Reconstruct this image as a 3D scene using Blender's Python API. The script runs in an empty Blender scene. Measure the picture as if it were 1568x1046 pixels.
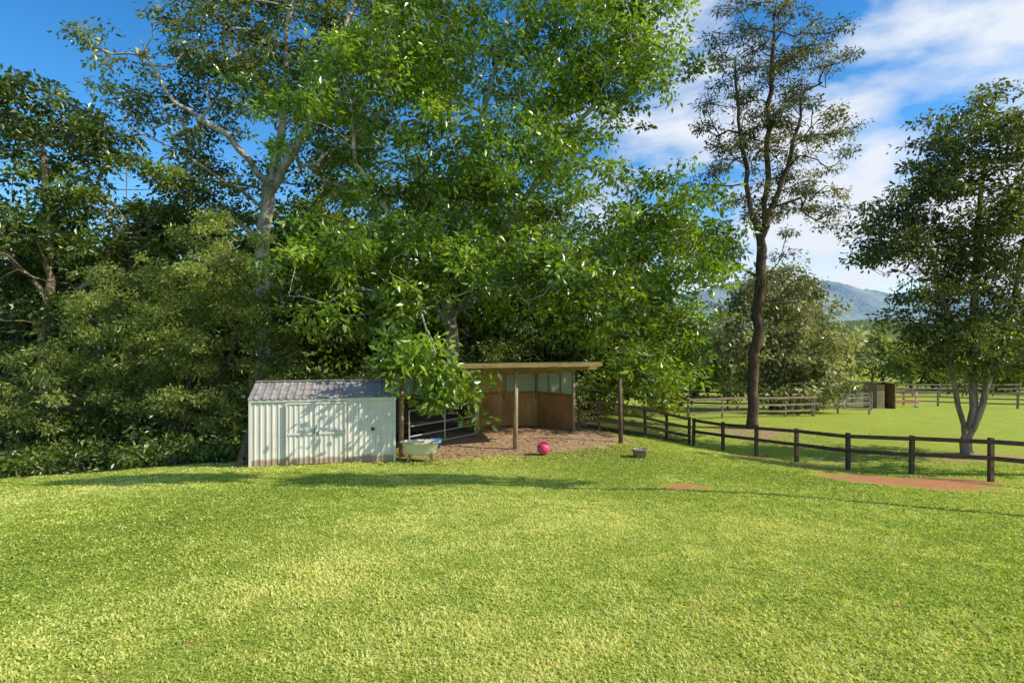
import bpy, math, numpy as np
from mathutils import Vector, Matrix
rng=np.random.default_rng(7)
S=bpy.context.scene
S.view_settings.view_transform='Standard'; S.view_settings.look='None'; S.view_settings.exposure=0

# ------------------------------------------------------------------ helpers
def link(o,parent=None):
    S.collection.objects.link(o)
    if parent: o.parent=parent
    return o
def empty(name):
    return link(bpy.data.objects.new(name,None))
def mesh_np(name,V,F,mat,parent=None,smooth=False,attrs=None):
    V=np.asarray(V,dtype=np.float32); F=np.asarray(F,dtype=np.int32)
    me=bpy.data.meshes.new(name)
    me.vertices.add(len(V)); me.vertices.foreach_set('co',V.ravel())
    k=F.shape[1]
    me.loops.add(F.size); me.loops.foreach_set('vertex_index',F.ravel())
    me.polygons.add(len(F)); me.polygons.foreach_set('loop_start',np.arange(0,F.size,k,dtype=np.int32))
    try: me.polygons.foreach_set('loop_total',np.full(len(F),k,dtype=np.int32))
    except Exception: pass
    if attrs:
        for n,a in attrs.items():
            at=me.attributes.new(n,'FLOAT','POINT'); at.data.foreach_set('value',np.asarray(a,dtype=np.float32))
    me.update(calc_edges=True)
    me.polygons.foreach_set('use_smooth',np.full(len(F),smooth))
    me.materials.append(mat)
    return link(bpy.data.objects.new(name,me),parent)
def norm(a): return a/np.maximum(np.linalg.norm(a,axis=-1,keepdims=True),1e-9)
_G=np.random.default_rng(99).random((128,128))
def vn(x,y,s,o=0):
    x=np.asarray(x)/s+17.3+o; y=np.asarray(y)/s+41.7+o*1.7
    i=np.floor(x).astype(int); j=np.floor(y).astype(int); fx=x-i; fy=y-j; fx=fx*fx*(3-2*fx); fy=fy*fy*(3-2*fy)
    g=lambda a,b:_G[a%128,b%128]
    return (g(i,j)*(1-fx)+g(i+1,j)*fx)*(1-fy)+(g(i,j+1)*(1-fx)+g(i+1,j+1)*fx)*fy

# ------------------------------------------------------------------ materials
class NT:
    def __init__(s,name):
        s.m=bpy.data.materials.new(name); s.m.use_nodes=True; s.t=s.m.node_tree; s.t.nodes.clear()
        s.out=s.n('ShaderNodeOutputMaterial')
    def n(s,typ,**k):
        x=s.t.nodes.new(typ)
        for a,b in k.items(): setattr(x,a,b)
        return x
    def l(s,a,b): s.t.links.new(a,b)
    def noise(s,scale,detail=4,vec=None,rough=.6,dist=0):
        x=s.n('ShaderNodeTexNoise'); x.inputs['Scale'].default_value=scale; x.inputs['Detail'].default_value=detail
        x.inputs['Roughness'].default_value=rough; x.inputs['Distortion'].default_value=dist
        if vec is None: vec=s.pos()
        s.l(vec,x.inputs['Vector'])
        return x.outputs['Fac']
    def ramp(s,fac,stops):
        x=s.n('ShaderNodeValToRGB'); e=x.color_ramp.elements
        while len(e)<len(stops): e.new(.5)
        for i,(p,c) in enumerate(stops):
            e[i].position=p; e[i].color=(c if isinstance(c,tuple) else (c,c,c))+(1,)
        s.l(fac,x.inputs['Fac']); return x.outputs['Color']
    def mix(s,f,a,b,mode='MIX'):
        x=s.n('ShaderNodeMix',data_type='RGBA',blend_type=mode)
        for v,i in ((f,0),(a,6),(b,7)):
            if hasattr(v,'links') : s.l(v,x.inputs[i])
            elif i==0: x.inputs[0].default_value=v
            else: x.inputs[i].default_value=tuple(v)+(1,)
        return x.outputs[2]
    def attr(s,name):
        return s.n('ShaderNodeAttribute',attribute_name=name).outputs['Fac']
    def pos(s,scale=(1,1,1)):
        g=s.n('ShaderNodeNewGeometry'); m=s.n('ShaderNodeMapping'); m.inputs['Scale'].default_value=scale
        s.l(g.outputs['Position'],m.inputs['Vector']); return m.outputs['Vector']
    def bump(s,h,st=.4,d=.02):
        x=s.n('ShaderNodeBump'); x.inputs['Strength'].default_value=st; x.inputs['Distance'].default_value=d
        s.l(h,x.inputs['Height']); return x.outputs['Normal']
    def finish(s,col,rough=.8,metal=0,nrm=None,spec=.3,trans=0,transcol=None):
        p=s.n('ShaderNodeBsdfPrincipled')
        if hasattr(col,'links'): s.l(col,p.inputs['Base Color'])
        else: p.inputs['Base Color'].default_value=tuple(col)+(1,)
        p.inputs['Roughness'].default_value=rough; p.inputs['Metallic'].default_value=metal
        p.inputs['Specular IOR Level'].default_value=spec
        if nrm is not None: s.l(nrm,p.inputs['Normal'])
        o=p.outputs[0]
        if trans>0:
            t=s.n('ShaderNodeBsdfTranslucent')
            tc=transcol if transcol is not None else col
            if hasattr(tc,'links'): s.l(tc,t.inputs['Color'])
            else: t.inputs['Color'].default_value=tuple(tc)+(1,)
            mx=s.n('ShaderNodeMixShader'); mx.inputs[0].default_value=trans
            s.l(o,mx.inputs[1]); s.l(t.outputs[0],mx.inputs[2]); o=mx.outputs[0]
        s.l(o,s.out.inputs['Surface']); return s.m
    def diffuse(s,col,nrm=None):
        d=s.n('ShaderNodeBsdfDiffuse'); s.l(col,d.inputs[0])
        if nrm is not None: s.l(nrm,d.inputs['Normal'])
        s.l(d.outputs[0],s.out.inputs['Surface']); return s.m

def leafmat(name,c0,c1,c2,trans=.40,gloss=.06,rough=.38):
    t=NT(name); a=t.attr('tint')
    col=t.ramp(a,[(0,c0),(.5,c1),(1,c2)])
    tc=t.mix(1.0,col,(1.9,1.85,.6),'MULTIPLY')
    d=t.n('ShaderNodeBsdfDiffuse'); t.l(col,d.inputs[0]); tr=t.n('ShaderNodeBsdfTranslucent'); t.l(tc,tr.inputs[0])
    m=t.n('ShaderNodeMixShader'); m.inputs[0].default_value=trans; t.l(d.outputs[0],m.inputs[1]); t.l(tr.outputs[0],m.inputs[2]); o=m.outputs[0]
    if gloss>0:
        g=t.n('ShaderNodeBsdfGlossy'); g.inputs['Roughness'].default_value=rough; g.inputs[0].default_value=(.9,.95,.85,1)
        m2=t.n('ShaderNodeMixShader'); m2.inputs[0].default_value=gloss; t.l(o,m2.inputs[1]); t.l(g.outputs[0],m2.inputs[2]); o=m2.outputs[0]
    t.l(o,t.out.inputs['Surface']); return t.m
def barkmat(name,c0,c1,scale=5,mid=.5):
    t=NT(name); v=t.pos((1,1,.35)); n=t.noise(scale,5,v,.7,.6)
    n2=t.noise(scale*7,3,v)
    col=t.ramp(n,[(mid-.15,c0),(mid+.15,c1)])
    col=t.mix(.5,col,t.ramp(n2,[(.3,.45),(.7,1.0)]),'MULTIPLY')
    return t.diffuse(col,t.bump(n2,.6,.02))
def woodmat(name,c0,c1,axis=(1,1,1),sc=6,dirty=.5):
    t=NT(name); v=t.pos(axis); n=t.noise(sc,6,v,.7,.4); n2=t.noise(1.3,3)
    col=t.ramp(n,[(.3,c0),(.7,c1)])
    col=t.mix(dirty,col,t.ramp(n2,[(.35,.5),(.65,1.0)]),'MULTIPLY')
    return t.finish(col,.85,0,t.bump(n,.4,.01),.2)

M_leafA=leafmat('central_leaves',(.045,.088,.012),(.130,.220,.018),(.31,.42,.040),.42,.06,.32)
M_leafB=leafmat('tall_leaves',(.042,.064,.018),(.110,.145,.032),(.25,.29,.07),.42)
M_leafD=leafmat('dark_leaves',(.026,.052,.010),(.080,.125,.017),(.21,.27,.035),.42)
M_leafF=leafmat('feathery_leaves',(.085,.125,.026),(.20,.25,.052),(.38,.42,.12),.42,.04)
M_leafS=leafmat('silky_leaves',(.050,.058,.022),(.10,.105,.040),(.24,.23,.09),.35,.05)
M_leafG=leafmat('grey_leaves',(.10,.120,.060),(.21,.225,.115),(.46,.46,.30),.35,.05)
M_leafR=leafmat('right_leaves',(.030,.046,.013),(.085,.115,.024),(.25,.27,.06),.4,.06)
M_leafW=leafmat('forest_leaves',(.028,.052,.012),(.085,.130,.024),(.28,.33,.055),.42,.03)
M_leafX=leafmat('far_leaves',(.08,.12,.038),(.18,.23,.07),(.38,.41,.14),.4,.02)
M_barkP=barkmat('pale_bark',(.28,.24,.20),(.70,.64,.56),4)
M_barkM=barkmat('mottled_bark',(.16,.115,.085),(.50,.39,.29),4)
M_barkD=barkmat('dark_bark',(.075,.055,.042),(.22,.16,.115),5)

# ------------------------------------------------------------------ terrain
CP=np.array([(0,0,1.6),(-8,0,1.7),(8,0,1.5),(0,3,1.36),(0,8,.75),(-6,8,.78),(6,8,.6),(-12,8,.72),(12,8,.3),
(0,12,.22),(0,15,.02),(-6.63,14.4,0),(-3.14,15.2,0),(-3.1,15.9,0),(.08,17,0),(3.45,18,0),(1.5,21.5,0),(-4.5,20,-.08),
(-11.7,13,-.08),(-9.7,14.5,-.1),(-12,20,-.9),(-18,18,-1.0),(-20,28,-1.7),(-10,27,-1),(-2,27,-.3),
(9.8,13.4,-.13),(12.2,14.5,-.38),(11.3,16.2,-.61),(10.15,17.2,-.71),(9.35,18.6,-.77),(8.76,20.4,-.9),(8.16,22,-1.02),(7.4,23.2,-1.04),
(6.4,23.2,-.85),(5.3,22.6,-.5),(4.2,21.6,-.3),(3.2,20.9,-.1),
(16,20,-.75),(11.4,27,-.9),(26,40,-1.5),(17,45,-1.55),(30,58,-1.9),(10,58,-1.9),(20,14,-.6),(40,40,-1.8),(5,35,-1.1),(40,20,-1),
(-20,58,-2.2),(-40,30,-2),(-40,0,1),(0,-12,2.2),(40,0,.3),(50,60,-2)],dtype=float)
def _k(r2): return .5*r2*np.log(r2+1e-9)
_n=len(CP); _d2=((CP[:,None,:2]-CP[None,:,:2])**2).sum(-1)
_A=np.zeros((_n+3,_n+3)); _A[:_n,:_n]=_k(_d2)+np.eye(_n)*.8; _A[:_n,_n]=1; _A[:_n,_n+1:]=CP[:,:2]; _A[_n:,:_n]=_A[:_n,_n:].T
_w=np.linalg.solve(_A,np.concatenate([CP[:,2],[0,0,0]]))
def gz(x,y):
    x=np.atleast_1d(np.asarray(x,float)); y=np.atleast_1d(np.asarray(y,float))
    xc=np.clip(x,-42,52); yc=np.clip(y,-12,62)
    r=np.zeros_like(xc)
    for i in range(_n): r+=_w[i]*_k((xc-CP[i,0])**2+(yc-CP[i,1])**2)
    r+=_w[_n]+_w[_n+1]*xc+_w[_n+2]*yc
    return r+.06*(vn(x,y,2.1)-.5)+.03*(vn(x,y,.8)-.5)
def g1(x,y): return float(gz(x,y)[0])

def ell(x,y,cx,cy,rx,ry,ang=0,soft=.35):
    c,s=math.cos(ang),math.sin(ang); dx=(x-cx)*c+(y-cy)*s; dy=-(x-cx)*s+(y-cy)*c
    d=np.sqrt((dx/rx)**2+(dy/ry)**2); return np.clip((1-d)/soft+.5,0,1)
def masks(x,y):
    nz=vn(x,y,1.1,6)*.55+vn(x,y,.4,8)*.45
    red=np.maximum.reduce([ell(x,y,9.3,13.7,1.8,1.55,-.1,.8),ell(x,y,3.4,11.3,.5,.4,0,.9)*.85,ell(x,y,8.3,19.6,.6,1.6,.2,.8)*.8,
        ell(x,y,9.3,16.9,1.2,.5,-.6,.8)*.8,ell(x,y,11.3,14.4,1.2,.8,.2,.9)*.85])*np.clip(.25+nz*1.4,0,1)
    brown=np.maximum.reduce([ell(x,y,.3,18.8,3.9,2.8,.3,.55),ell(x,y,-.6,16.4,2.6,.7,.3,.9),ell(x,y,11.0,26.2,1.8,1.8,0,.9)*.65,
        ell(x,y,15.6,19.4,2.6,1.2,0,.9)*.55,ell(x,y,10.8,19.6,1.6,1.2,0,.9)*.45,ell(x,y,-2.5,24,5,3.5,0,.5)])
    brown=brown*np.clip(.7+nz*.6,0,1)
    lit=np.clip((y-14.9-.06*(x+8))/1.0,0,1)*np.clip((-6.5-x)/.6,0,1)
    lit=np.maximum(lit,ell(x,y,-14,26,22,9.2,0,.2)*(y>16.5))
    return red,brown,lit
def axis_pts(a,b,step,far):
    core=np.arange(a,b+1e-6,step); out=np.geomspace(1,far,16)
    return np.concatenate([(a-out)[::-1],core,b+out])
xs=axis_pts(-26,40,.28,1600); ys=axis_pts(-6,62,.28,1600)
X,Y=np.meshgrid(xs,ys); Z=gz(X.ravel(),Y.ravel())
rd,br,lt=masks(X.ravel(),Y.ravel())
nx,ny=len(xs),len(ys); idx=np.arange(nx*ny).reshape(ny,nx)
F=np.stack([idx[:-1,:-1],idx[:-1,1:],idx[1:,1:],idx[1:,:-1]],-1).reshape(-1,4)
t=NT('lawn_ground')
n1=t.noise(.45,3); n2=t.noise(3.2,4); n3=t.noise(26,4,None,.75)
g=t.ramp(n3,[(.34,(.18,.24,.034)),(.5,(.34,.42,.060)),(.66,(.55,.57,.15))])
g=t.mix(t.ramp(n1,[(.42,.0),(.62,.8)]),g,t.mix(1,g,(1.18,1.0,1.1),'MULTIPLY'))
g=t.mix(t.ramp(n2,[(.40,.6),(.58,0.0)]),g,t.mix(1,g,(.72,.86,.8),'MULTIPLY'))
dn=t.noise(9,5,None,.75)
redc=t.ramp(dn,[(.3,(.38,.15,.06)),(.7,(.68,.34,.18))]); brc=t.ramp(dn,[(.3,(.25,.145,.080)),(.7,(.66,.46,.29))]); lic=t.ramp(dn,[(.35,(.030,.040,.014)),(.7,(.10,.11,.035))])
def edge(a,w=2.4):
    m=t.n('ShaderNodeMath',operation='ADD'); t.l(t.attr(a),m.inputs[0])
    q=t.n('ShaderNodeMath',operation='MULTIPLY_ADD'); t.l(n2,q.inputs[0]); q.inputs[1].default_value=w; q.inputs[2].default_value=-w/2
    t.l(q.outputs[0],m.inputs[1]); return t.ramp(m.outputs[0],[(.3,0.),(.7,1.)])
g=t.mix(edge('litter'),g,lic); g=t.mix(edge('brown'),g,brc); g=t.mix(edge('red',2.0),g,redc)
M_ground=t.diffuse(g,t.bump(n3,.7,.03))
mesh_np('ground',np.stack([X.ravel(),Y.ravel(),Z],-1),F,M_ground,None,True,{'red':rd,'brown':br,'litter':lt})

# grass blades
def blades(n,d0,d1,p,a0,a1,seed):
    r=np.random.default_rng(seed); u=r.random(n); q=p+1
    d=(d0**q+u*(d1**q-d0**q))**(1/q); th=a0+(a1-a0)*r.random(n)
    x=d*np.sin(th); y=d*np.cos(th)
    rd,br,lt=masks(x,y); keep=(np.maximum.reduce([rd*1.6,br,lt])<.12+.6*vn(x,y,.4,3)); keep&=(r.random(n)>np.clip((d-17)/10,0,1)); x,y,d=x[keep],y[keep],d[keep]; n=len(x)
    z=gz(x,y)-.004
    cl=2*vn(x,y,1.3,5)-1; cl2=2*vn(x,y,.22,9)-1; cl3=2*vn(x,y,3.5,2)-1; cl4=2*vn(x,y,.09,4)-1
    L=(.022+.020*r.random(n)+.007*cl+.010*cl2)*(d/4)**.12; W=(.0040+.0042*r.random(n))*(d/4)**.72
    a=r.random(n)*2*np.pi; lean=.6+.85*r.random(n)
    dirx,diry=np.cos(a),np.sin(a)
    B=np.stack([x,y,z],-1); side=np.stack([-diry,dirx,0*x],-1)*W[:,None]
    tip=B+np.stack([dirx*L*np.sin(lean),diry*L*np.sin(lean),L*np.cos(lean)],-1)
    mid=B+np.stack([dirx*L*.4*np.sin(lean),diry*L*.4*np.sin(lean),L*.6*np.cos(lean)+.004],-1)
    V=np.stack([B,mid+side,tip,mid-side],1).reshape(-1,3)
    tint=np.clip(.50+.18*r.standard_normal(n)+.18*cl+.18*cl2+.28*cl3+.12*cl4,0,1)
    dry=r.random(n)<.06+.14*(cl3>.2)*(cl>.1); tint[dry]=1
    return V,np.arange(4*n).reshape(-1,4),np.repeat(tint,4)
M_blade=leafmat('grass_blades',(.14,.215,.030),(.35,.44,.060),(.70,.68,.26),.35,.02,.5)
V,F,T=blades(600000,2.3,26,-.30,-.86,.86,3)
mesh_np('lawn_grass',V,F,M_blade,None,False,{'tint':T})

# fallen leaves on the bare dirt
r=np.random.default_rng(44); n=5200
px=np.concatenate([r.normal(.4,2.3,n//2),r.normal(10.8,1.8,n//4),r.normal(-1,3,n//4)]); py=np.concatenate([r.normal(18,1.6,n//2),r.normal(25,1.9,n//4),r.normal(15.8,.6,n//4)])
pp=np.stack([px,py,gz(px,py)+.012],-1); a=r.random(len(px))*6.28; ax=np.stack([np.cos(a),np.sin(a),.2*r.standard_normal(len(px))],-1); sd=np.stack([-np.sin(a),np.cos(a),.3*r.standard_normal(len(px))],-1)
l=(.05+.05*r.random((len(px),1)))
V=np.stack([pp,pp+ax*l*.5+sd*l*.25,pp+ax*l,pp+ax*l*.5-sd*l*.25],1).reshape(-1,3)
mesh_np('fallen_leaves',V,np.arange(len(V)).reshape(-1,4),leafmat('dry_leaves',(.10,.055,.03),(.30,.19,.09),(.62,.48,.30),.15,.02),None,False,{'tint':np.repeat(r.random(len(px)),4)})

# ------------------------------------------------------------------ trees
def tubes(P,par,R,main,name,mat,parent):
    ch=np.where(par>=0)[0]; pa=par[ch]
    D=np.zeros_like(P); D[ch]=norm(P[ch]-P[pa]); 
    T=D.copy(); mk=main>=0; T[mk]=norm(D[mk]+D[main[mk]])
    roots=(par<0)&mk; T[roots]=D[main[roots]]
    def frame(t):
        ref=np.array([.31,.92,.21]); a=norm(np.cross(t,ref)); b=np.cross(t,a); return a,b
    Vs=[];Fs=[];off=0
    rc=R[ch]; rs=np.where(main[pa]==ch,R[pa],np.minimum(R[pa],rc*1.25)); ts=np.where((main[pa]==ch)[:,None],T[pa],D[ch])
    for sel,k in ((rc>.05,9),(rc<=.05,4)):
        if not sel.any(): continue
        a=np.arange(k)*2*np.pi/k; c,s=np.cos(a),np.sin(a)
        def ring(p,t,r):
            A,B=frame(t); return p[:,None,:]+r[:,None,None]*(A[:,None,:]*c[None,:,None]+B[:,None,:]*s[None,:,None])
        r0=ring(P[pa][sel],ts[sel],rs[sel]); r1=ring(P[ch][sel],T[ch][sel],rc[sel])
        m=r0.shape[0]; V=np.concatenate([r0,r1],1).reshape(-1,3)
        i=np.arange(k); j=(i+1)%k; f=np.stack([i,j,j+k,i+k],-1)[None]+(np.arange(m)*2*k)[:,None,None]
        Vs.append(V);Fs.append(f.reshape(-1,4)+off);off+=len(V)
    return mesh_np(name,np.concatenate(Vs),np.concatenate(Fs),mat,parent,True)
def sample_blobs(blobs,r,mul=1.):
    pts=[]
    for (cx,cy,cz,rx,ry,rz,n) in blobs:
        n=int(n*mul); v=norm(r.standard_normal((n,3)))*(r.random((n,1))**.42)
        pts.append(v*np.array([rx,ry,rz])+np.array([cx,cy,cz]))
    return np.concatenate(pts)
def leaf_mesh(C,sub,n,spread,ss,L,W,r,flat=.6,up=.55,droop=.25,tb=.5,tv=.16):
    N=len(C); sc=np.repeat(C,sub,0)+r.standard_normal((N*sub,3))*spread*np.array([1,1,flat])
    ctint=np.repeat(r.standard_normal(N)*tv*.8,sub)+r.standard_normal(N*sub)*tv*.7
    keep=r.random(len(sc))<.93; sc=sc[keep]; ctint=ctint[keep]
    cc=np.repeat(sc,n,0); off=r.standard_normal(cc.shape)*ss*np.array([1,1,.55]); p=cc+off; m=len(p)
    ax=norm(norm(off)*.8+r.standard_normal((m,3))*.45+np.array([0,0,-droop]))
    nn=norm(r.standard_normal((m,3))*.6+np.array([0,0,up])); nn=norm(nn-ax*(nn*ax).sum(-1,keepdims=True)); sd=np.cross(ax,nn)
    sz=(.65+.65*r.random((m,1))); l=L*sz; w=W*sz*.5
    V=np.stack([p,p+ax*l*.45+sd*w,p+ax*l-nn*l*.12,p+ax*l*.45-sd*w],1).reshape(-1,3)
    tint=np.clip(tb+np.repeat(ctint,n)+r.standard_normal(m)*.13,0,1)
    return V,np.arange(4*m).reshape(-1,4),np.repeat(tint,4)
LEAFTOT=[0]
def tree(name,stems,blobs,leaf,mats,rbase,seed,step=.6,arch=.10,mul=1.,pw=.55):
    r=np.random.default_rng(seed); root=empty(name)
    P=[];par=[]
    for st in stems:
        st=np.array(st,float); prev=-1
        for a,b in zip(st[:-1],st[1:]):
            k=max(2,int(np.linalg.norm(b-a)/.55))
            for q in range(k):
                if prev==-1:
                    if len(P): prev=int(np.argmin(np.linalg.norm(np.array(P)-a,axis=1)))
                    else: P.append(a);par.append(-1);prev=0
                    continue
                P.append(a+(b-a)*q/k+r.standard_normal(3)*.045*min(1,len(P)/4)); par.append(prev); prev=len(P)-1
        P.append(st[-1]);par.append(prev)
    P=[np.array(p) for p in P]; ntr=len(P)
    A=sample_blobs(blobs,r,mul)
    A[:,2]=np.maximum(A[:,2],gz(A[:,0],A[:,1])+.25)
    tr=np.array(P); dd=np.array([np.linalg.norm(tr-a,axis=1).min() for a in A]); A=A[np.argsort(dd)]
    zmin=stems[0][0][2]+.9
    for a in A:
        Q=np.array(P); dv=np.linalg.norm(Q-a,axis=1)
        cost=dv+np.maximum(0,Q[:,2]-a[2])*.9+np.maximum(0,zmin-Q[:,2])*5
        i=int(np.argmin(cost)); d=dv[i]; k=max(1,int(round(d/step)))
        p0=P[i]; cm=(p0+a)/2+np.array([0,0,arch*d])+r.standard_normal(3)*.13*d; prev=i
        for q in range(1,k+1):
            tt=q/k; pt=(1-tt)**2*p0+2*tt*(1-tt)*cm+tt*tt*a
            P.append(pt);par.append(prev);prev=len(P)-1
    P=np.array(P);par=np.array(par)
    w=np.ones(len(P))*.15; 
    hasch=np.zeros(len(P),bool); hasch[par[par>=0]]=True; w[~hasch]=1
    for i in range(len(P)-1,0,-1):
        if par[i]>=0: w[par[i]]+=w[i]
    main=np.full(len(P),-1); best=np.zeros(len(P))
    for i in range(1,len(P)):
        if par[i]>=0 and w[i]>best[par[i]]: best[par[i]]=w[i]; main[par[i]]=i
    R=np.maximum(.008,rbase*(w/w[0])**pw)
    R[0]*=1.25
    tubes(P,par,R,main,'trunk_and_limbs',mats[0],root)
    tip=P[(~hasch)&(np.arange(len(P))>=ntr)]
    thin=np.where((R<.03)&hasch&(np.arange(len(P))>=ntr))[0]; ex=P[thin[r.random(len(thin))<leaf.get('along',.35)]]
    C=np.concatenate([tip,ex])
    V,F,T=leaf_mesh(C,leaf['sub'],leaf['n'],leaf['spread'],leaf['ss'],leaf['L'],leaf['W'],r,leaf.get('flat',.6),leaf.get('up',.55),leaf.get('droop',.25),leaf.get('tb',.5),leaf.get('tv',.16))
    mesh_np('foliage',V,F,mats[1],root,False,{'tint':T})
    LEAFTOT[0]+=len(F)
    return root

# large spreading tree behind the shelter
gb=g1(-2.5,23)
tree('spreading_shade_tree',
 [[(-2.5,23,gb-.1),(-2.35,22.9,2.5),(-2.65,22.8,5.5),(-2.2,22.6,8.5),(-1.2,22.5,12),(-.2,22,15.5)],
  [(-2.65,22.8,5.2),(.2,21.8,8.2),(2.6,21.5,11.5),(4.2,21.8,14.2)],
  [(-2.6,22.8,4.2),(-.5,20.8,5.4),(2.5,20.6,5.9),(5.2,20.8,6.4)],
  [(-2.6,22.8,5.4),(-4,21.0,7.2),(-5.6,20.6,9.6),(-6,21,12)],
  [(-2.5,22.9,3.8),(-3.2,19.6,4.9),(-2.8,17.2,4.2),(-2.1,15.5,2.9)]],
 [(.4,22,15.2,6.2,3.6,3.6,215),(-4.9,21.5,11.7,4.4,3.4,3.5,130),(.2,21,8.9,3.7,3.4,2.7,120),(5.5,20.8,6.6,2.6,2.5,2.6,110),
  (5.2,20.4,3.3,1.7,1.5,2.0,42),(-4.9,18.6,5.3,3.0,2.8,2.0,95),(1.0,18.4,5.0,2.6,2.2,1.5,70),(-1.65,15.1,2.0,.42,.25,.55,12),
  (-2.7,15.2,2.85,1.0,.4,.35,14),(4.4,21.5,14.0,2.5,2.2,2.4,44),(2.9,19,3.9,1.9,1.3,.9,24),(2.4,21.5,12.2,2.2,2,2.2,34),(-2.4,18.6,6.2,1.8,2.0,1.3,34),(-2.8,17.6,4.4,1.3,1.0,.7,14)],
 dict(sub=6,n=34,spread=.40,ss=.20,L=.23,W=.10,flat=.6,along=.15,tb=.5,tv=.32),(M_barkP,M_leafA),.27,11,pw=.52)

gb=g1(-11.75,27)
tree('tall_gum_tree',
 [[(-11.75,27,gb-.1),(-11.8,27,3),(-11.9,27,7),(-11.6,27,10.2),(-10.9,26.9,12.9),(-10.6,26.8,17.6),(-10.3,27,20)],
  [(-11.5,27,10.6),(-13.0,26.0,12.6),(-15.2,25.6,14),(-16.8,25.6,16.8)],
  [(-11.6,27,10.0),(-9.8,26.0,12.2),(-8.2,25.8,15.2),(-7.5,26,18)],
  [(-10.8,26.9,14),(-12.6,25.8,16.6),(-14,25.6,19.5)]],
 [(-11,27.6,17.4,6.4,3.0,4,210),(-16.3,27,13.1,3.4,2.4,2.3,62),(-9.0,27.9,12.8,3.4,2.0,2.8,76),(-18.6,26,16.0,2.1,1.5,1.5,12),(-14.8,27.4,9.6,3.2,2.0,1.9,56),(-5.8,26.8,16.0,3.0,2.4,4.2,92)],
 dict(sub=5,n=36,spread=.52,ss=.24,L=.26,W=.11,along=.14,tb=.5,tv=.30),(M_barkP,M_leafB),.32,21,pw=.45)

gb=g1(-19.5,24)
tree('dark_broadleaf_tree',
 [[(-19.5,24,gb-.1),(-19.7,24,3),(-19.4,24,7),(-19.8,24,11.5)],[(-19.6,24,5),(-22,23.6,8),(-23,23.6,11)],[(-19.5,24,4),(-17,23.8,6.5),(-16,24,9)]],
 [(-20.4,24,12.0,3.4,2.6,1.8,84),(-20.4,23.8,7.2,4.4,2.8,3.4,130),(-16.4,24.5,8.6,2.4,2.2,2.6,52),(-20,22.5,2.4,3.4,2.2,2.6,46),(-16.5,23,4,2.6,2,2.6,36)],
 dict(sub=5,n=32,spread=.42,ss=.21,L=.27,W=.12,along=.16,tb=.52,tv=.34),(M_barkM,M_leafD),.28,31)

gb=g1(-10.9,19)
tree('feathery_tree',
 [[(-10.9,19,gb-.1),(-10.8,19,1.5),(-10.4,19,3.6),(-9.9,19,6.0)],[(-10.8,19,.8),(-12.4,19,2.6),(-13.2,19,4.2)],[(-10.9,19,.9),(-9.4,18.8,2.4),(-8.9,18.8,4.2)],[(-10.9,19,.3),(-13,18.8,.9),(-15,18.6,1.7)]],
 [(-9.7,19,5.4,1.9,1.6,2.0,95),(-12.4,19,3.9,2.5,1.6,2.1,100),(-10.4,18.6,2.2,2.5,1.5,2.5,110),(-14.6,18.5,1.4,2.2,1.5,2.0,70),(-8.4,19,3.0,1.3,1.3,1.9,36),(-17,18.5,.5,2.2,1.5,1.5,44)],
 dict(sub=6,n=42,spread=.22,ss=.13,L=.13,W=.045,along=.16,tb=.52,tv=.32,droop=.1),(M_barkD,M_leafF),.17,41,.4)

gb=g1(11.4,27)
tree('silky_oak_tree',
 [[(11.4,27,gb-.1),(11.5,27,2),(11.75,27,5),(11.85,27,7.5),(12.1,27,10.4),(12.2,27,14),(12.5,27,19)],
  [(11.8,27,7.4),(11.2,26.8,10),(10.7,26.7,13),(10.5,26.8,16.5)],[(12.0,27,8.6),(13.0,26.8,11.4),(13.8,26.8,15)],[(11.6,27,6.2),(10.4,26.8,7.0),(9.6,26.8,7.8)]],
 [(12.1,27,17.3,2.6,1.8,2.8,62),(13.4,26.8,13,2.7,1.8,2.8,62),(10.7,26.8,14.4,1.9,1.5,2.7,38),(13.2,27,9.6,3.0,1.8,1.7,40),(9.9,26.8,11.2,1.4,1.2,1.4,14),(9.6,27,7.6,1.4,1,1.1,14),(14.4,27,16.8,1.6,1.1,1.9,20),(13.2,27,5.6,2.0,1.4,2.0,26)],
 dict(sub=5,n=38,spread=.34,ss=.17,L=.20,W=.06,flat=.32,along=.18,tb=.45,tv=.28),(M_barkD,M_leafS),.25,51,pw=.5)

gb=g1(17,36)
tree('grey_leaved_tree',
 [[(16.6,36,gb-.1),(16.6,36,2),(16.8,36,5),(16.8,36,7)],[(16.6,36,1.5),(14.8,36,3.6)],[(16.6,36,1.4),(18.8,36,3.2)]],
 [(16.4,36,5.0,2.9,2.4,3.0,105),(14.4,35.6,2.4,2.6,2.2,2.9,75),(19.0,35.6,2.0,2.8,2.2,2.6,80),(17,34.8,1.0,2.8,1.6,1.9,60)],
 dict(sub=5,n=28,spread=.42,ss=.25,L=.31,W=.14,along=.1,tb=.52,tv=.34),(M_barkD,M_leafG),.3,61)

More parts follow.
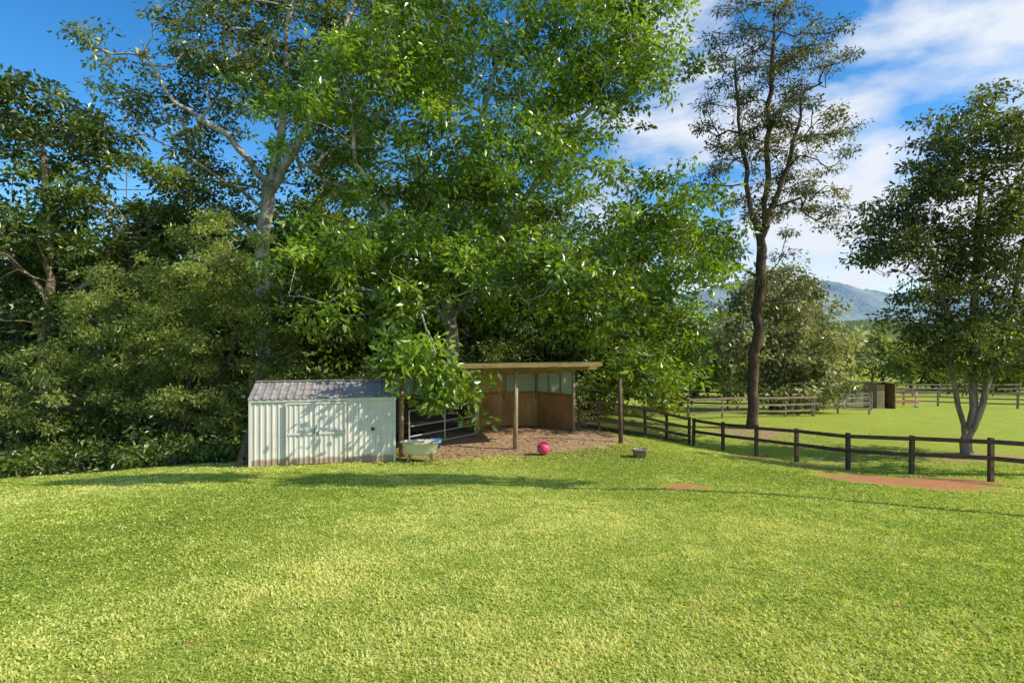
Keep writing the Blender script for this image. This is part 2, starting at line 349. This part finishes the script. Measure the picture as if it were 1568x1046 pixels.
gb=g1(16,20)
tree('round_crowned_tree',
 [[(16,20,gb-.1),(15.95,20,-.35),(15.6,20,1.6),(15.3,20,4.0),(14.6,20,6.5)],
  [(16.02,20,-.45),(16.3,20.1,1.5),(16.3,20,4.5),(16.5,20,9.5)],
  [(16.0,19.95,-.4),(16.6,19.8,1.7),(17.4,19.8,4.4),(18,20,6.8)]],
 [(16.7,20,9.6,2.1,1.8,2.4,120),(14.5,20,7.4,1.9,1.6,2.1,96),(17.6,20,6.4,2.6,2.0,3.0,160),(15.5,19.8,4.2,1.9,1.6,2.1,100),(19.2,20,8.9,1.8,1.6,2.4,60),(17.4,19.6,2.8,2.0,1.5,1.6,62),(13.2,20,6.4,1.2,1.2,1.3,24)],
 dict(sub=5,n=36,spread=.31,ss=.16,L=.17,W=.08,along=.14,tb=.5,tv=.32),(M_barkM,M_leafR),.19,71,.45)

# unseen trees added right of the lawn to throw long shadows over the grass
gb=g1(14.5,7.9)
tree('unseen_shadow_tree',
 [[(14.5,7.9,gb-.1),(14.2,7.8,4),(14.5,8.05,9),(13.8,8.0,14)]],
 [(14.6,8.0,12.8,3.2,.25,.9,50),(9.8,8.2,13.2,2.6,.25,.6,34)],
 dict(sub=5,n=34,spread=.20,ss=.20,L=.36,W=.18,along=.08),(M_barkM,M_leafB),.09,91)
gb=g1(21,14.6)
tree('unseen_shadow_tree',
 [[(21,14.6,gb-.1),(21.1,14.6,3),(20.8,14.6,6),(21,14.6,9)]],
 [(21,14.6,7.6,2.6,.9,2.0,44)],
 dict(sub=5,n=26,spread=.36,ss=.26,L=.34,W=.16,along=.1),(M_barkM,M_leafB),.18,92)

# forest behind, understory and distant trees (masses)
def mass(name,C,mats,seed,trunks=(),**k):
    r=np.random.default_rng(seed); root=empty(name)
    V,F,T=leaf_mesh(C,k['sub'],k['n'],k['spread'],k['ss'],k['L'],k['W'],r,.7,.6,.25,.5,.32)
    mesh_np('foliage',V,F,mats[1],root,False,{'tint':T}); LEAFTOT[0]+=len(F)
    if len(trunks):
        P=[];par=[];R=[];main=[]
        for (x,y,z0,z1,rr) in trunks:
            base=len(P); kk=7; dx,dy=r.standard_normal(2)*.8
            for q in range(kk):
                f=q/(kk-1); P.append((x+dx*f+r.standard_normal()*.1,y+dy*f,z0+(z1-z0)*f)); par.append(base+q-1 if q else -1); R.append(rr*(1-.7*f)); main.append(base+q+1 if q<kk-1 else -1)
        tubes(np.array(P),np.array(par),np.array(R),np.array(main),'trunks',mats[0],root)
r=np.random.default_rng(5)
bl=[];tk=[]
for i in range(34):
    x=-46+i*1.6+r.normal()*.6; y=31+r.random()*8; h=12+r.random()*5 if x<-2 else 8.6+r.random()*3
    if x<-15: h*=.82
    z0=g1(x,y); bl.append((x,y,z0+h*.64,2.4+r.random(),2.2,h*.38,38)); bl.append((x+r.normal(),y-1,z0+h*.2,2.4,2.0,h*.25,20)); tk.append((x,y,z0-.2,z0+h*.85,.14+.1*r.random()))
mass('background_forest',sample_blobs(bl,r),(M_barkM,M_leafW),81,tk,sub=5,n=22,spread=.70,ss=.34,L=.40,W=.19)
bl=[]
for i in range(22):
    x=-25+i*1.3+r.normal()*.3; y=24.5+r.random()*4+(1.0 if x<-12 else 0); z0=g1(x,y); h=1.8+1.8*r.random(); bl.append((x,y,z0+h*.5,1.5,1.3,h*.6,17))
for i in range(10):
    x=-25+i*1.35+r.normal()*.3; y=18.6+r.random()*3; z0=g1(x,y); h=1.3+1.5*r.random(); bl.append((x,y,z0+h*.45,1.3,1.1,h*.6,16))
for i in range(9):
    x=-19+i*1.3+r.normal()*.2; y=16.6+.5*r.random(); 
    if x<-8.3: z0=g1(x,y); h=.5+.6*r.random(); bl.append((x,y,z0+h*.35,.9,.6,h*.6,9))
mass('understory_shrubs',sample_blobs(bl,r),(M_barkD,M_leafD),82,(),sub=6,n=24,spread=.34,ss=.18,L=.17,W=.07)
bl=[];tk=[]
for i in range(74):
    x=6+i*1.3+r.normal()*1.0; y=(46 if x<22 else 56)+r.random()*18; h=3.8+r.random()**1.3*5.0+(2.2 if x<14 else 0); z0=g1(x,y)
    bl.append((x,y,z0+h*.55,1.8+1.4*r.random(),2.0,h*.46,24)); tk.append((x,y,z0-.2,z0+h*.7,.15))
mass('distant_trees',sample_blobs(bl,r),(M_barkD,M_leafX),83,tk,sub=4,n=22,spread=.6,ss=.34,L=.42,W=.22)
print('LEAVES',LEAFTOT[0])

# hills
def hills(name,x0,x1,y0,y1,nx,ny,fn,cols,sc):
    xs=np.linspace(x0,x1,nx); ys=np.linspace(y0,y1,ny); X,Y=np.meshgrid(xs,ys); X=X.ravel();Y=Y.ravel()
    Z=fn(X,Y); idx=np.arange(nx*ny).reshape(ny,nx); F=np.stack([idx[:-1,:-1],idx[:-1,1:],idx[1:,1:],idx[1:,:-1]],-1).reshape(-1,4)
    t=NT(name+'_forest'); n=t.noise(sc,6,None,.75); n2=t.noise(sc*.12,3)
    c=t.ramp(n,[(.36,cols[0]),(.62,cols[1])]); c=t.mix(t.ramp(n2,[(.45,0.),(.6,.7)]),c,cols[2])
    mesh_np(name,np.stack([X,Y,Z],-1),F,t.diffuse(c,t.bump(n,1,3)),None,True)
rh=np.random.default_rng(9)
def far_fn(x,y):
    f=np.clip((y-450)/250,0,1); ridge=62+11*np.sin(x/130+5.2)+5*np.sin(x/47+1)+3*np.sin(x/19)+2*np.sin(x/8.3)
    return -4+ridge*(f*f*(3-2*f))+rh.random(len(x))*3*f
hills('hazy_far_hills',-900,1500,440,760,420,60,far_fn,((.19,.27,.33),(.28,.37,.40),(.34,.42,.42)),.05)  # atmospheric haze is put into these bluish base colours
def near_fn(x,y):
    f=np.clip((y-150)/150,0,1); ridge=17+6*np.sin(x/60+2.2)+3*np.sin(x/23)+1.5*np.sin(x/9)
    return -3+ridge*(f*f*(3-2*f))+rh.random(len(x))*1.6*f
hills('near_hills',-500,800,145,330,520,80,near_fn,((.08,.135,.07),(.19,.26,.12),(.28,.33,.16)),.13)

# ------------------------------------------------------------------ built things
class MB:
    def __init__(s): s.V=[];s.F=[]
    def add(s,v,f):
        o=len(s.V); s.V+= [tuple(p) for p in v]; s.F+=[tuple(i+o for i in q) for q in f]
    def box(s,fr,u0,u1,v0,v1,z0,z1,z0b=None,z1b=None):
        O,U,Vv=fr; z0b=z0 if z0b is None else z0b; z1b=z1 if z1b is None else z1b
        def p(u,v,z): return (O[0]+U[0]*u+Vv[0]*v,O[1]+U[1]*u+Vv[1]*v,z)
        s.add([p(u0,v0,z0),p(u1,v0,z0),p(u1,v1,z0b),p(u0,v1,z0b),p(u0,v0,z1),p(u1,v0,z1),p(u1,v1,z1b),p(u0,v1,z1b)],
              [(0,3,2,1),(4,5,6,7),(0,1,5,4),(1,2,6,5),(2,3,7,6),(3,0,4,7)])
    def beam(s,a,b,w,h):
        a=Vector(a);b=Vector(b);d=(b-a).normalized(); up=Vector((0,0,1)) if abs(d.z)<.95 else Vector((0,1,0)); sd=d.cross(up).normalized(); up=sd.cross(d)
        v=[]
        for p in (a,b):
            for i,j in ((-1,-1),(1,-1),(1,1),(-1,1)): v.append(p+sd*i*w/2+up*j*h/2)
        s.add(v,[(0,1,2,3),(7,6,5,4),(0,4,5,1),(1,5,6,2),(2,6,7,3),(3,7,4,0)])
    def cyl(s,a,b,r0,r1=None,k=10,cap=True):
        r1=r0 if r1 is None else r1; a=Vector(a);b=Vector(b);d=(b-a).normalized(); up=Vector((0,0,1)) if abs(d.z)<.95 else Vector((0,1,0)); sd=d.cross(up).normalized(); up=sd.cross(d)
        v=[]
        for p,rr in ((a,r0),(b,r1)):
            for i in range(k): an=2*math.pi*i/k; v.append(p+sd*math.cos(an)*rr+up*math.sin(an)*rr)
        f=[(i,(i+1)%k,(i+1)%k+k,i+k) for i in range(k)]
        if cap: f+=[tuple(range(k))[::-1],tuple(range(k,2*k))]
        s.add(v,f)
    def lathe(s,c,prof,k=28,sx=1,sy=1):
        v=[];n=len(prof)
        for (rr,z) in prof:
            for i in range(k): an=2*math.pi*i/k; v.append((c[0]+rr*sx*math.cos(an),c[1]+rr*sy*math.sin(an),c[2]+z))
        f=[(j*k+i,j*k+(i+1)%k,(j+1)*k+(i+1)%k,(j+1)*k+i) for j in range(n-1) for i in range(k)]
        s.add(v,f)
    def obj(s,name,mat,parent=None,smooth=False,bevel=0):
        me=bpy.data.meshes.new(name); me.from_pydata(s.V,[],s.F); me.update(); me.materials.append(mat)
        if smooth:
            for p in me.polygons: p.use_smooth=True
        o=link(bpy.data.objects.new(name,me),parent)
        if bevel:
            b=o.modifiers.new('b','BEVEL'); b.width=bevel; b.segments=1
        return o
def corr(fr,u0,u1,pitch,amp,pts,vfix=None):
    O,U,Vv=fr; n=int((u1-u0)/pitch); us=[];os=[]
    for i in range(n):
        b=u0+(u1-u0)*i/n; p=(u1-u0)/n
        us+=[b,b+p*.55,b+p*.68,b+p*.90]; os+=[0,0,amp,amp]
    us.append(u1);os.append(0)
    V=[];
    for j,(v,z,nv,nz) in enumerate(pts):
        for u,o in zip(us,os): V.append((O[0]+U[0]*u+Vv[0]*(v+nv*o),O[1]+U[1]*u+Vv[1]*(v+nv*o),z+nz*o))
    m=len(us); F=[(j*m+i,j*m+i+1,(j+1)*m+i+1,(j+1)*m+i) for j in range(len(pts)-1) for i in range(m-1)]
    return V,F

# materials for built things
t=NT('shed_steel'); v=t.pos((1,1,.35)); n=t.noise(2.5,6,v,.7); g0=t.n('ShaderNodeNewGeometry'); sp=t.n('ShaderNodeSeparateXYZ'); t.l(g0.outputs['Position'],sp.inputs[0])
c=t.ramp(n,[(.3,(.66,.63,.55)),(.7,(.86,.82,.72))])
ad=t.n('ShaderNodeMath',operation='MULTIPLY_ADD'); t.l(n,ad.inputs[0]); ad.inputs[1].default_value=-.35; t.l(sp.outputs['Z'],ad.inputs[2])
c=t.mix(t.ramp(ad.outputs[0],[(-.0,.8),(.06,0.)]),c,(.34,.20,.12))
M_steel=t.finish(c,.5,.0,None,.5)
t=NT('shed_roof_sheet'); n=t.noise(6,6,None,.7); M_sroof=t.finish(t.ramp(n,[(.3,(.18,.15,.135)),(.7,(.52,.46,.42))]),.6,.1,t.bump(n,.3,.01),.4)
M_frame=NT('shed_trim').finish((.72,.70,.63),.5,.0,None,.5)
M_post=woodmat('weathered_post',(.24,.18,.11),(.54,.44,.28),(3,3,.5),4)
M_fence=woodmat('fence_timber',(.075,.048,.032),(.23,.15,.10),(2,2,2),5)
M_ffar=woodmat('far_fence_timber',(.18,.14,.10),(.40,.32,.25),(2,2,2),5)
M_board=woodmat('wall_ply',(.36,.195,.065),(.62,.39,.16),(1,1,.4),1.6,.5)
M_slat=woodmat('dark_slats',(.09,.06,.035),(.22,.15,.09),(1,1,3),3,.5)
M_fascia=woodmat('fascia_timber',(.20,.135,.05),(.44,.32,.13),(1,1,3),4,.6)
M_cloth=NT('shade_cloth').finish((.54,.66,.56),.8,0,None,.1,.5,(.80,.92,.80))
M_tan=NT('tan_tarp').finish((.70,.53,.24),.8,0,None,.1,.4,(.88,.64,.25))
M_zinc=NT('galvanised_pipe').finish((.50,.51,.51),.4,.4,None,.5)
t=NT('roof_iron'); n=t.noise(4,5); M_iron=t.finish(t.ramp(n,[(.3,(.20,.17,.13)),(.7,(.36,.33,.28))]),.6,.3,None,.3)

# --- garden shed
shed=empty('garden_shed')
fr=((-6.63,14.4),(.975,.223),(-.223,.975)); Wd=3.58; Dp=1.7; z0=-.04; zt=1.74; zr=2.08
m=MB()
a,f=corr(fr,0,Wd,.14,-.02,[(0,z0,1,0),(0,zt,1,0)]); m.add(a,f)
a,f=corr(fr,0,Wd,.14,.02,[(Dp,z0,1,0),(Dp,zt,1,0)]); m.add(a,f)
for u,s in ((0,-1),(Wd,1)):
    fs=((fr[0][0]+fr[1][0]*u,fr[0][1]+fr[1][1]*u),fr[2],(fr[1][0]*s,fr[1][1]*s))
    a,f=corr(fs,0,Dp,.14,.02,[(0,z0,1,0),(0,zt,1,0)]); m.add(a,f)
    O=fs[0]; P=lambda vv,z:(O[0]+fr[2][0]*vv+fs[2][0]*.003,O[1]+fr[2][1]*vv+fs[2][1]*.003,z)
    m.add([P(0,zt),P(Dp,zt),P(Dp/2,zr)],[(0,1,2)])
m.obj('walls',M_steel,shed)
m=MB()
a,f=corr(fr,-.04,Wd+.05,.19,.02,[(-.09,zt-.01,0,1),(Dp/2,zr+.03,0,1)]); m.add(a,f)
a,f=corr(fr,-.04,Wd+.05,.19,.02,[(Dp/2,zr+.03,0,1),(Dp+.09,zt-.01,0,1)]); m.add(a,f)
m.obj('roof',M_sroof,shed)
m=MB()
m.box(fr,-.03,Wd+.04,Dp/2-.07,Dp/2+.07,zr+.045,zr+.065)
m.obj('ridge_cap',M_sroof,shed)
m=MB()
m.box(fr,-.035,Wd+.035,-.06,-.025,zt-.085,zt-.012)
m.box(fr,-.03,.03,-.05,-.022,z0,zt-.088); m.box(fr,Wd-.03,Wd+.03,-.05,-.022,z0,zt-.088)
m.box(fr,-.03,Wd+.03,-.04,-.024,z0-.06,z0-.002)
m.obj('trim',M_frame,shed,bevel=.004)
m=MB()
for d0,d1,vo in ((.86,1.60,-.055),(1.60,2.34,-.050)):
    a,f=corr(fr,d0,d1,.12,-.016,[(vo,.05,1,0),(vo,1.62,1,0)]); m.add(a,f)
m.obj('door_sheets',M_steel,shed)
m=MB()
for d0,d1,vo in ((.86,1.60,-.09),(1.60,2.34,-.085)):
    m.box(fr,d0,d0+.03,vo,vo+.02,.05,1.63); m.box(fr,d1-.031,d1-.002,vo,vo+.02,.05,1.63)
    m.box(fr,d0+.031,d1-.032,vo,vo+.02,.80,.85); m.box(fr,d0+.031,d1-.032,vo,vo+.02,1.59,1.63)
m.obj('door_frames',M_steel,shed,bevel=.003)
m=MB(); m.box(fr,1.555,1.575,-.12,-.091,.82,.96); m.box(fr,1.64,1.66,-.115,-.086,.78,.90); m.box(fr,2.98,3.06,-.04,-.026,.85,.93)
m.obj('handles',NT('dark_plastic').finish((.03,.03,.03),.5),shed)
m=MB(); m.beam((-6.98,14.35,-.15),(-6.72,15.1,1.6),.16,.03); m.beam((-6.9,14.7,-.15),(-6.70,15.5,1.5),.2,.03)
m.obj('leaning_board',M_fence,None)

# --- horse shelter
sh=empty('horse_shelter')
fu=(.954,.30); fv=(-.30,.954); fr=((-3.1,15.9),fu,fv)
def L(u,v,z): return (fr[0][0]+fu[0]*u+fv[0]*v,fr[0][1]+fu[1]*u+fv[1]*v,z)
def rz(v): return 2.36-.06*v
m=MB()
for (u,v,rr) in ((0,0,.07),(3.35,0,.075),(0,4.5,.06),(3.0,4.44,.06)):
    p=L(u,v,0); m.cyl((p[0],p[1],g1(p[0],p[1])-.15),(p[0]+.02,p[1],rz(v)-.02),rr,rr*.9,12)
for (x,y) in ((-1.17,19.2),(2.19,20.3),(.95,21.95)):
    m.cyl((x,y,-.2),(x,y,2.08),.065,.06,12)
m.obj('posts',M_post,sh,True)
m=MB(); p=L(6.85,0,0); m.cyl((p[0],p[1],g1(p[0],p[1])-.2),(p[0]-.03,p[1],2.02),.075,.06,12); m.obj('timber_post',M_slat,None,True)
m=MB()
m.beam(L(-.1,0,rz(0)+.03),L(6.0,0,rz(0)+.03),.06,.13)
m.beam(L(-.1,4.4,rz(4.4)+.02),L(5.9,4.4,rz(4.4)+.02),.06,.12)
m.beam((-1.17,19.2,2.12),(2.19,20.3,2.12),.06,.1)
for i in range(7):
    u=-.1+i*.95; m.beam(L(u,-.4,rz(-.4)+.14),L(u,4.7,rz(4.7)+.14),.045,.09)
m.obj('beams',M_fascia,sh)
m=MB(); a,f=corr(fr,-.35,5.95,.17,.018,[(-.5,rz(-.5)+.20,0,1),(4.9,rz(4.9)+.20,0,1)]); m.add(a,f)
m.obj('roof',M_iron,sh)
m=MB(); m.beam(L(-.35,-.5,rz(-.5)+.125),L(5.95,-.5,rz(-.5)+.125),.03,.13); m.obj('fascia',M_fascia,sh)
def wallseg(m,a,b,z0,z1,th=.025):
    m.beam((a[0],a[1],(z0+z1)/2),(b[0],b[1],(z0+z1)/2),th,z1-z0)
m=MB()
for i in range(4): m.box(fr,.02,2.88,4.36,4.385,.02+i*.3,.26+i*.3)
m.obj('wall_slats',M_slat,sh)
m=MB()
for i in range(12): m.box(fr,2.9+i*.228,2.9+i*.228+.220,4.36,4.385+.004*(i%2),-.05,1.23)
for i in range(8):
    k0=i/8; k1=(i+.96)/8; wallseg(m,(2.19-1.21*k0,20.36+1.49*k0),(2.19-1.21*k1,20.36+1.49*k1),-.05,1.23,.025+.006*(i%2))
wallseg(m,(-1.2,19.25),(-1.9,21.4),-.05,1.0)
m.obj('wall_boards',M_board,sh)
m=MB()
for u in (.05,.95,1.85,2.85,4.3,5.55): m.box(fr,u,u+.07,4.30,4.35,1.0,2.09)
m.box(fr,.02,5.62,4.29,4.352,1.235,1.30)
for k in (0,.33,.66,1): 
    x=2.19-1.21*k; y=20.30+1.49*k; m.beam((x-.03,y,1.2),(x-.03,y,2.08),.06,.06)
m.beam((2.14,20.3,1.27),(.93,21.8,1.27),.06,.07)
m.obj('window_frames',M_fascia,sh)
m=MB()
for u0,u1 in ((.12,.95),(1.02,1.85),(4.37,5.55)): m.box(fr,u0,u1,4.37,4.375,1.31,2.06)
wallseg(m,(2.22,20.34),(.99,21.86),1.3,2.06,.004)
m.obj('shade_cloth',M_cloth,sh)
m=MB(); n=40; V=[];F=[]
for i in range(n+1):
    u=2.92+1.38*i/n; w=.03*math.sin(i*.9)+.02*math.sin(i*.37)
    for j,(z) in enumerate((2.08,1.9,1.6,1.32+.03*math.sin(i*.5))): V.append(L(u,4.22+w*(1+j*.3),z))
for i in range(n):
    for j in range(3): F.append((i*4+j,i*4+j+1,i*4+j+5,i*4+j+4))
m.add(V,F); m.obj('tarp',M_tan,sh,True)
m=MB(); A=Vector((-3.0,16.6,0)); B=Vector((-1.22,19.1,0))
for z in (.12,.42,.72,1.18): m.cyl((A.x,A.y,z),(B.x,B.y,z),.02,k=8)
for k in (0,.5,1): p=A.lerp(B,k); m.cyl((p.x,p.y,.12),(p.x,p.y,1.18),.022,k=8)
m.obj('pipe_gate',M_zinc,None)

# --- bathtub trough
tr=empty('water_trough'); c=(-2.45,15.2,g1(-2.45,15.2)+.05)
m=MB(); m.lathe(c,[(.0,.14),(.32,.14),(.43,.20),(.50,.48),(.55,.49),(.56,.46),(.55,.49),(.49,.475),(.40,.26),(.0,.22)],32,1,.55)
M_tub=NT('tub_enamel').finish((.82,.78,.60),.35,0,None,.5); m.obj('tub',M_tub,tr,True)
m=MB()
for sx in (-1,1):
    for sy in (-1,1): m.beam((c[0]+sx*.32,c[1]+sy*.12,c[2]-.1),(c[0]+sx*.28,c[1]+sy*.1,c[2]+.2),.05,.05)
m.obj('legs',M_post,tr)
def bucket(name,c,r0,r1,h,mat,hm=None):
    e=empty(name); m=MB(); m.lathe(c,[(0,.01),(r0,.01),(r1,h),(r1+.015,h),(r1+.015,h-.02),(r1,h-.02),(r1-.012,h-.01),(r0-.012,.03),(0,.03)],24); m.obj('body',mat,e,True)
    if hm:
        m=MB(); k=12
        for i in range(k):
            a0=math.pi*i/k;a1=math.pi*(i+1)/k; m.cyl((c[0]+r1*math.cos(a0),c[1]-.02-.06*math.sin(a0),c[2]+h-.01-.1*math.sin(a0)),(c[0]+r1*math.cos(a1),c[1]-.02-.06*math.sin(a1),c[2]+h-.01-.1*math.sin(a1)),.005,k=6)
        m.obj('handle',hm,e)
bucket('blue_bucket',(-2.28,17.1,0.0),.13,.17,.28,NT('blue_plastic').finish((.03,.20,.60),.4),M_zinc)
gzt=g1(3.45,15.5)
t=NT('tub_rubber'); M_rub=t.finish(t.ramp(t.noise(12,4),[(.3,(.16,.12,.10)),(.7,(.42,.36,.30))]),.8)
bucket('feed_tub',(3.48,15.5,gzt+.01),.17,.19,.22,M_rub)
e=empty('horse_ball'); M_pink=NT('pink_rubber').finish((.72,.07,.17),.45,0,None,.4)
zb=g1(.88,15.9)+.19; m=MB(); m.lathe((.88,15.9,zb),[(.18*math.sin(a),-.18*math.cos(a)) for a in np.linspace(0.001,math.pi-.001,18)],28); m.obj('ball',M_pink,e,True)
m=MB()
for i in range(10):
    a0=math.pi*i/10;a1=math.pi*(i+1)/10; m.cyl((.88+.12*math.cos(a0),15.81,zb+.11+.09*math.sin(a0)),(.88+.12*math.cos(a1),15.81,zb+.11+.09*math.sin(a1)),.025,k=8)
m.obj('handle',M_pink,e,True)

# --- fences
def fence(name,pts,mat,h=1.12,rails=(.98,.55),pw=.11,jit=.02):
    e=empty(name); m=MB(); r=np.random.default_rng(len(pts)*7)
    zs=[g1(x,y) for x,y in pts]
    for (x,y),z in zip(pts,zs):
        dx,dy=r.normal()*jit,r.normal()*jit; m.beam((x,y,z-.2),(x+dx,y+dy,z+h),pw,pw)
    m.obj('posts',mat,e,bevel=.006)
    m=MB()
    for i in range(len(pts)-1):
        a,b=pts[i],pts[i+1]; d=Vector((b[0]-a[0],b[1]-a[1],0)).normalized(); nn=Vector((d.y,-d.x,0)); 
        if nn.y>0: nn=-nn
        nn*=(pw/2+.021)
        for q in rails: m.beam((a[0]+nn.x,a[1]+nn.y,zs[i]+q+r.normal()*.012),(b[0]+nn.x-d.x*.004,b[1]+nn.y-d.y*.004,zs[i+1]+q+r.normal()*.012),.036,.11)
    m.obj('rails',mat,e)
fence('paddock_fence',[(14.0,11.2),(13.1,12.85),(12.2,14.5),(11.3,16.1),(10.25,17.35),(9.4,18.8),(8.76,20.4),(8.16,22),(7.4,23.2)],M_fence,1.12,(1.03,.60))
fence('paddock_fence',[(7.25,23.3),(6.3,23.2),(5.3,22.6),(4.2,21.7),(3.2,20.95),(2.4,20.5)],M_fence,1.14,(1.05,.70,.36),.10)
fence('yard_fence',[(9.3,30),(11.3,30.6),(13.3,31.2),(15.3,31.8),(17.2,32.4)],M_ffar,1.15,(1.08,.7,.34),.09)
fence('yard_fence',[(9.6,38),(12,38),(14.4,38),(16.8,38),(19.2,38),(21.6,38),(24,38)],M_ffar,1.2,(1.1,.7,.34),.10)
fence('yard_fence',[(17.2,32.6),(18.4,35),(19.6,37.6)],M_ffar,1.15,(1.08,.6),.09)
fence('yard_fence',[(17.6,34),(19.6,34.2),(21.6,34.4)],M_ffar,1.15,(1.08,.7,.34),.09)
fence('yard_fence',[(28,43),(30,43.6),(32.5,43.4),(35,42.8),(37.5,42.2),(40,41.6),(42.5,41)],M_ffar,1.2,(1.1,.7,.34),.11)
fence('boundary_fence',[(14+i*2.6,52+.12*i) for i in range(15)],M_ffar,1.2,(1.1,.7,.3),.12)

e=empty('field_shelter'); zf=g1(26,40); ff=((25.4,39.6),(1,.05),(-.05,1))
m=MB(); m.box(ff,0,.06,0,1.4,zf-.1,zf+1.75); m.box(ff,1.3,1.36,0,1.4,zf-.1,zf+1.75); m.box(ff,.062,1.298,1.34,1.4,zf-.1,zf+1.7); m.box(ff,.062,.55,.0,.05,zf-.1,zf+1.7)
m.obj('walls',woodmat('shelter_ply',(.22,.15,.095),(.42,.31,.20)),e)
m=MB(); m.box(ff,-.15,1.5,-.25,1.6,zf+1.88,zf+1.93,zf+1.76,zf+1.81); m.obj('roof',M_iron,e)
for k,(jx,jy,cc) in enumerate(((22.2,41,(.5,.08,.06)),(24.4,42.4,(.08,.15,.45)),(27.6,41.5,(.5,.08,.06)))):
    e=empty('horse_jump'); zj=g1(jx,jy); m=MB()
    for q in (0,1.9):
        m.beam((jx+q,jy,zj-.05),(jx+q,jy,zj+1.1),.1,.1); m.beam((jx+q,jy-.3,zj+.04),(jx+q,jy+.3,zj+.04),.08,.08)
    m.obj('stands',NT('white_paint').finish((.6,.6,.58),.5),e)
    m=MB(); 
    for z in (.35,.75): m.cyl((jx-.05,jy-.1,zj+z),(jx+1.95,jy-.1,zj+z),.05)
    m.obj('poles',NT('pole_paint').finish(cc,.5),e)

# ------------------------------------------------------------------ light & sky
az=np.array([.97,-.24]); az/=np.linalg.norm(az); el=math.radians(36)
sv=Vector((az[0]*math.cos(el),az[1]*math.cos(el),math.sin(el)))
sl=bpy.data.lights.new('sun','SUN'); sl.energy=5.0; sl.angle=math.radians(.5); sl.color=(1,.94,.80)
so=link(bpy.data.objects.new('sun',sl)); so.rotation_euler=sv.to_track_quat('Z','Y').to_euler()
w=bpy.data.worlds.new('World'); S.world=w; w.use_nodes=True; nt=w.node_tree; nt.nodes.clear()
N=nt.nodes.new; K=nt.links.new
sky=N('ShaderNodeTexSky'); sky.sky_type='NISHITA'; sky.sun_disc=False; sky.sun_elevation=el; sky.sun_rotation=math.atan2(az[0],az[1]); sky.ozone_density=3.0; sky.air_density=1.0; sky.dust_density=.3
hs=N('ShaderNodeHueSaturation'); hs.inputs['Saturation'].default_value=1.35; hs.inputs['Value'].default_value=1.3; K(sky.outputs[0],hs.inputs['Color'])
tc=N('ShaderNodeTexCoord'); mp=N('ShaderNodeMapping'); mp.inputs['Scale'].default_value=(1,1,2.1); mp.inputs['Rotation'].default_value=(.0,.12,.0); mp.inputs['Location'].default_value=(.75,.4,.2); K(tc.outputs['Generated'],mp.inputs[0])
no=N('ShaderNodeTexNoise'); no.inputs['Scale'].default_value=3.4; no.inputs['Detail'].default_value=8; no.inputs['Roughness'].default_value=.54; no.inputs['Distortion'].default_value=.15; K(mp.outputs[0],no.inputs['Vector'])
sx=N('ShaderNodeSeparateXYZ'); K(tc.outputs['Generated'],sx.inputs[0])
ma=N('ShaderNodeMath'); ma.operation='MULTIPLY_ADD'; K(sx.outputs['X'],ma.inputs[0]); ma.inputs[1].default_value=.34; K(no.outputs['Fac'],ma.inputs[2])
rp=N('ShaderNodeValToRGB'); rp.color_ramp.elements[0].position=.555; rp.color_ramp.elements[1].position=.71; K(ma.outputs[0],rp.inputs[0])
mx=N('ShaderNodeMix'); mx.data_type='RGBA'; K(rp.outputs[0],mx.inputs[0]); K(hs.outputs[0],mx.inputs[6]); mx.inputs[7].default_value=(5.5,5.9,6.5,1)
bg=N('ShaderNodeBackground'); bg.inputs['Strength'].default_value=.15; K(mx.outputs[2],bg.inputs[0]); ow=N('ShaderNodeOutputWorld'); K(bg.outputs[0],ow.inputs[0])

cam=bpy.data.cameras.new('camera'); cam.lens=20; cam.sensor_width=36; cam.clip_end=4000; cam.clip_start=.05
co=link(bpy.data.objects.new('camera',cam)); co.location=(0,0,3.2); co.rotation_euler=(math.radians(90),0,0); S.camera=co
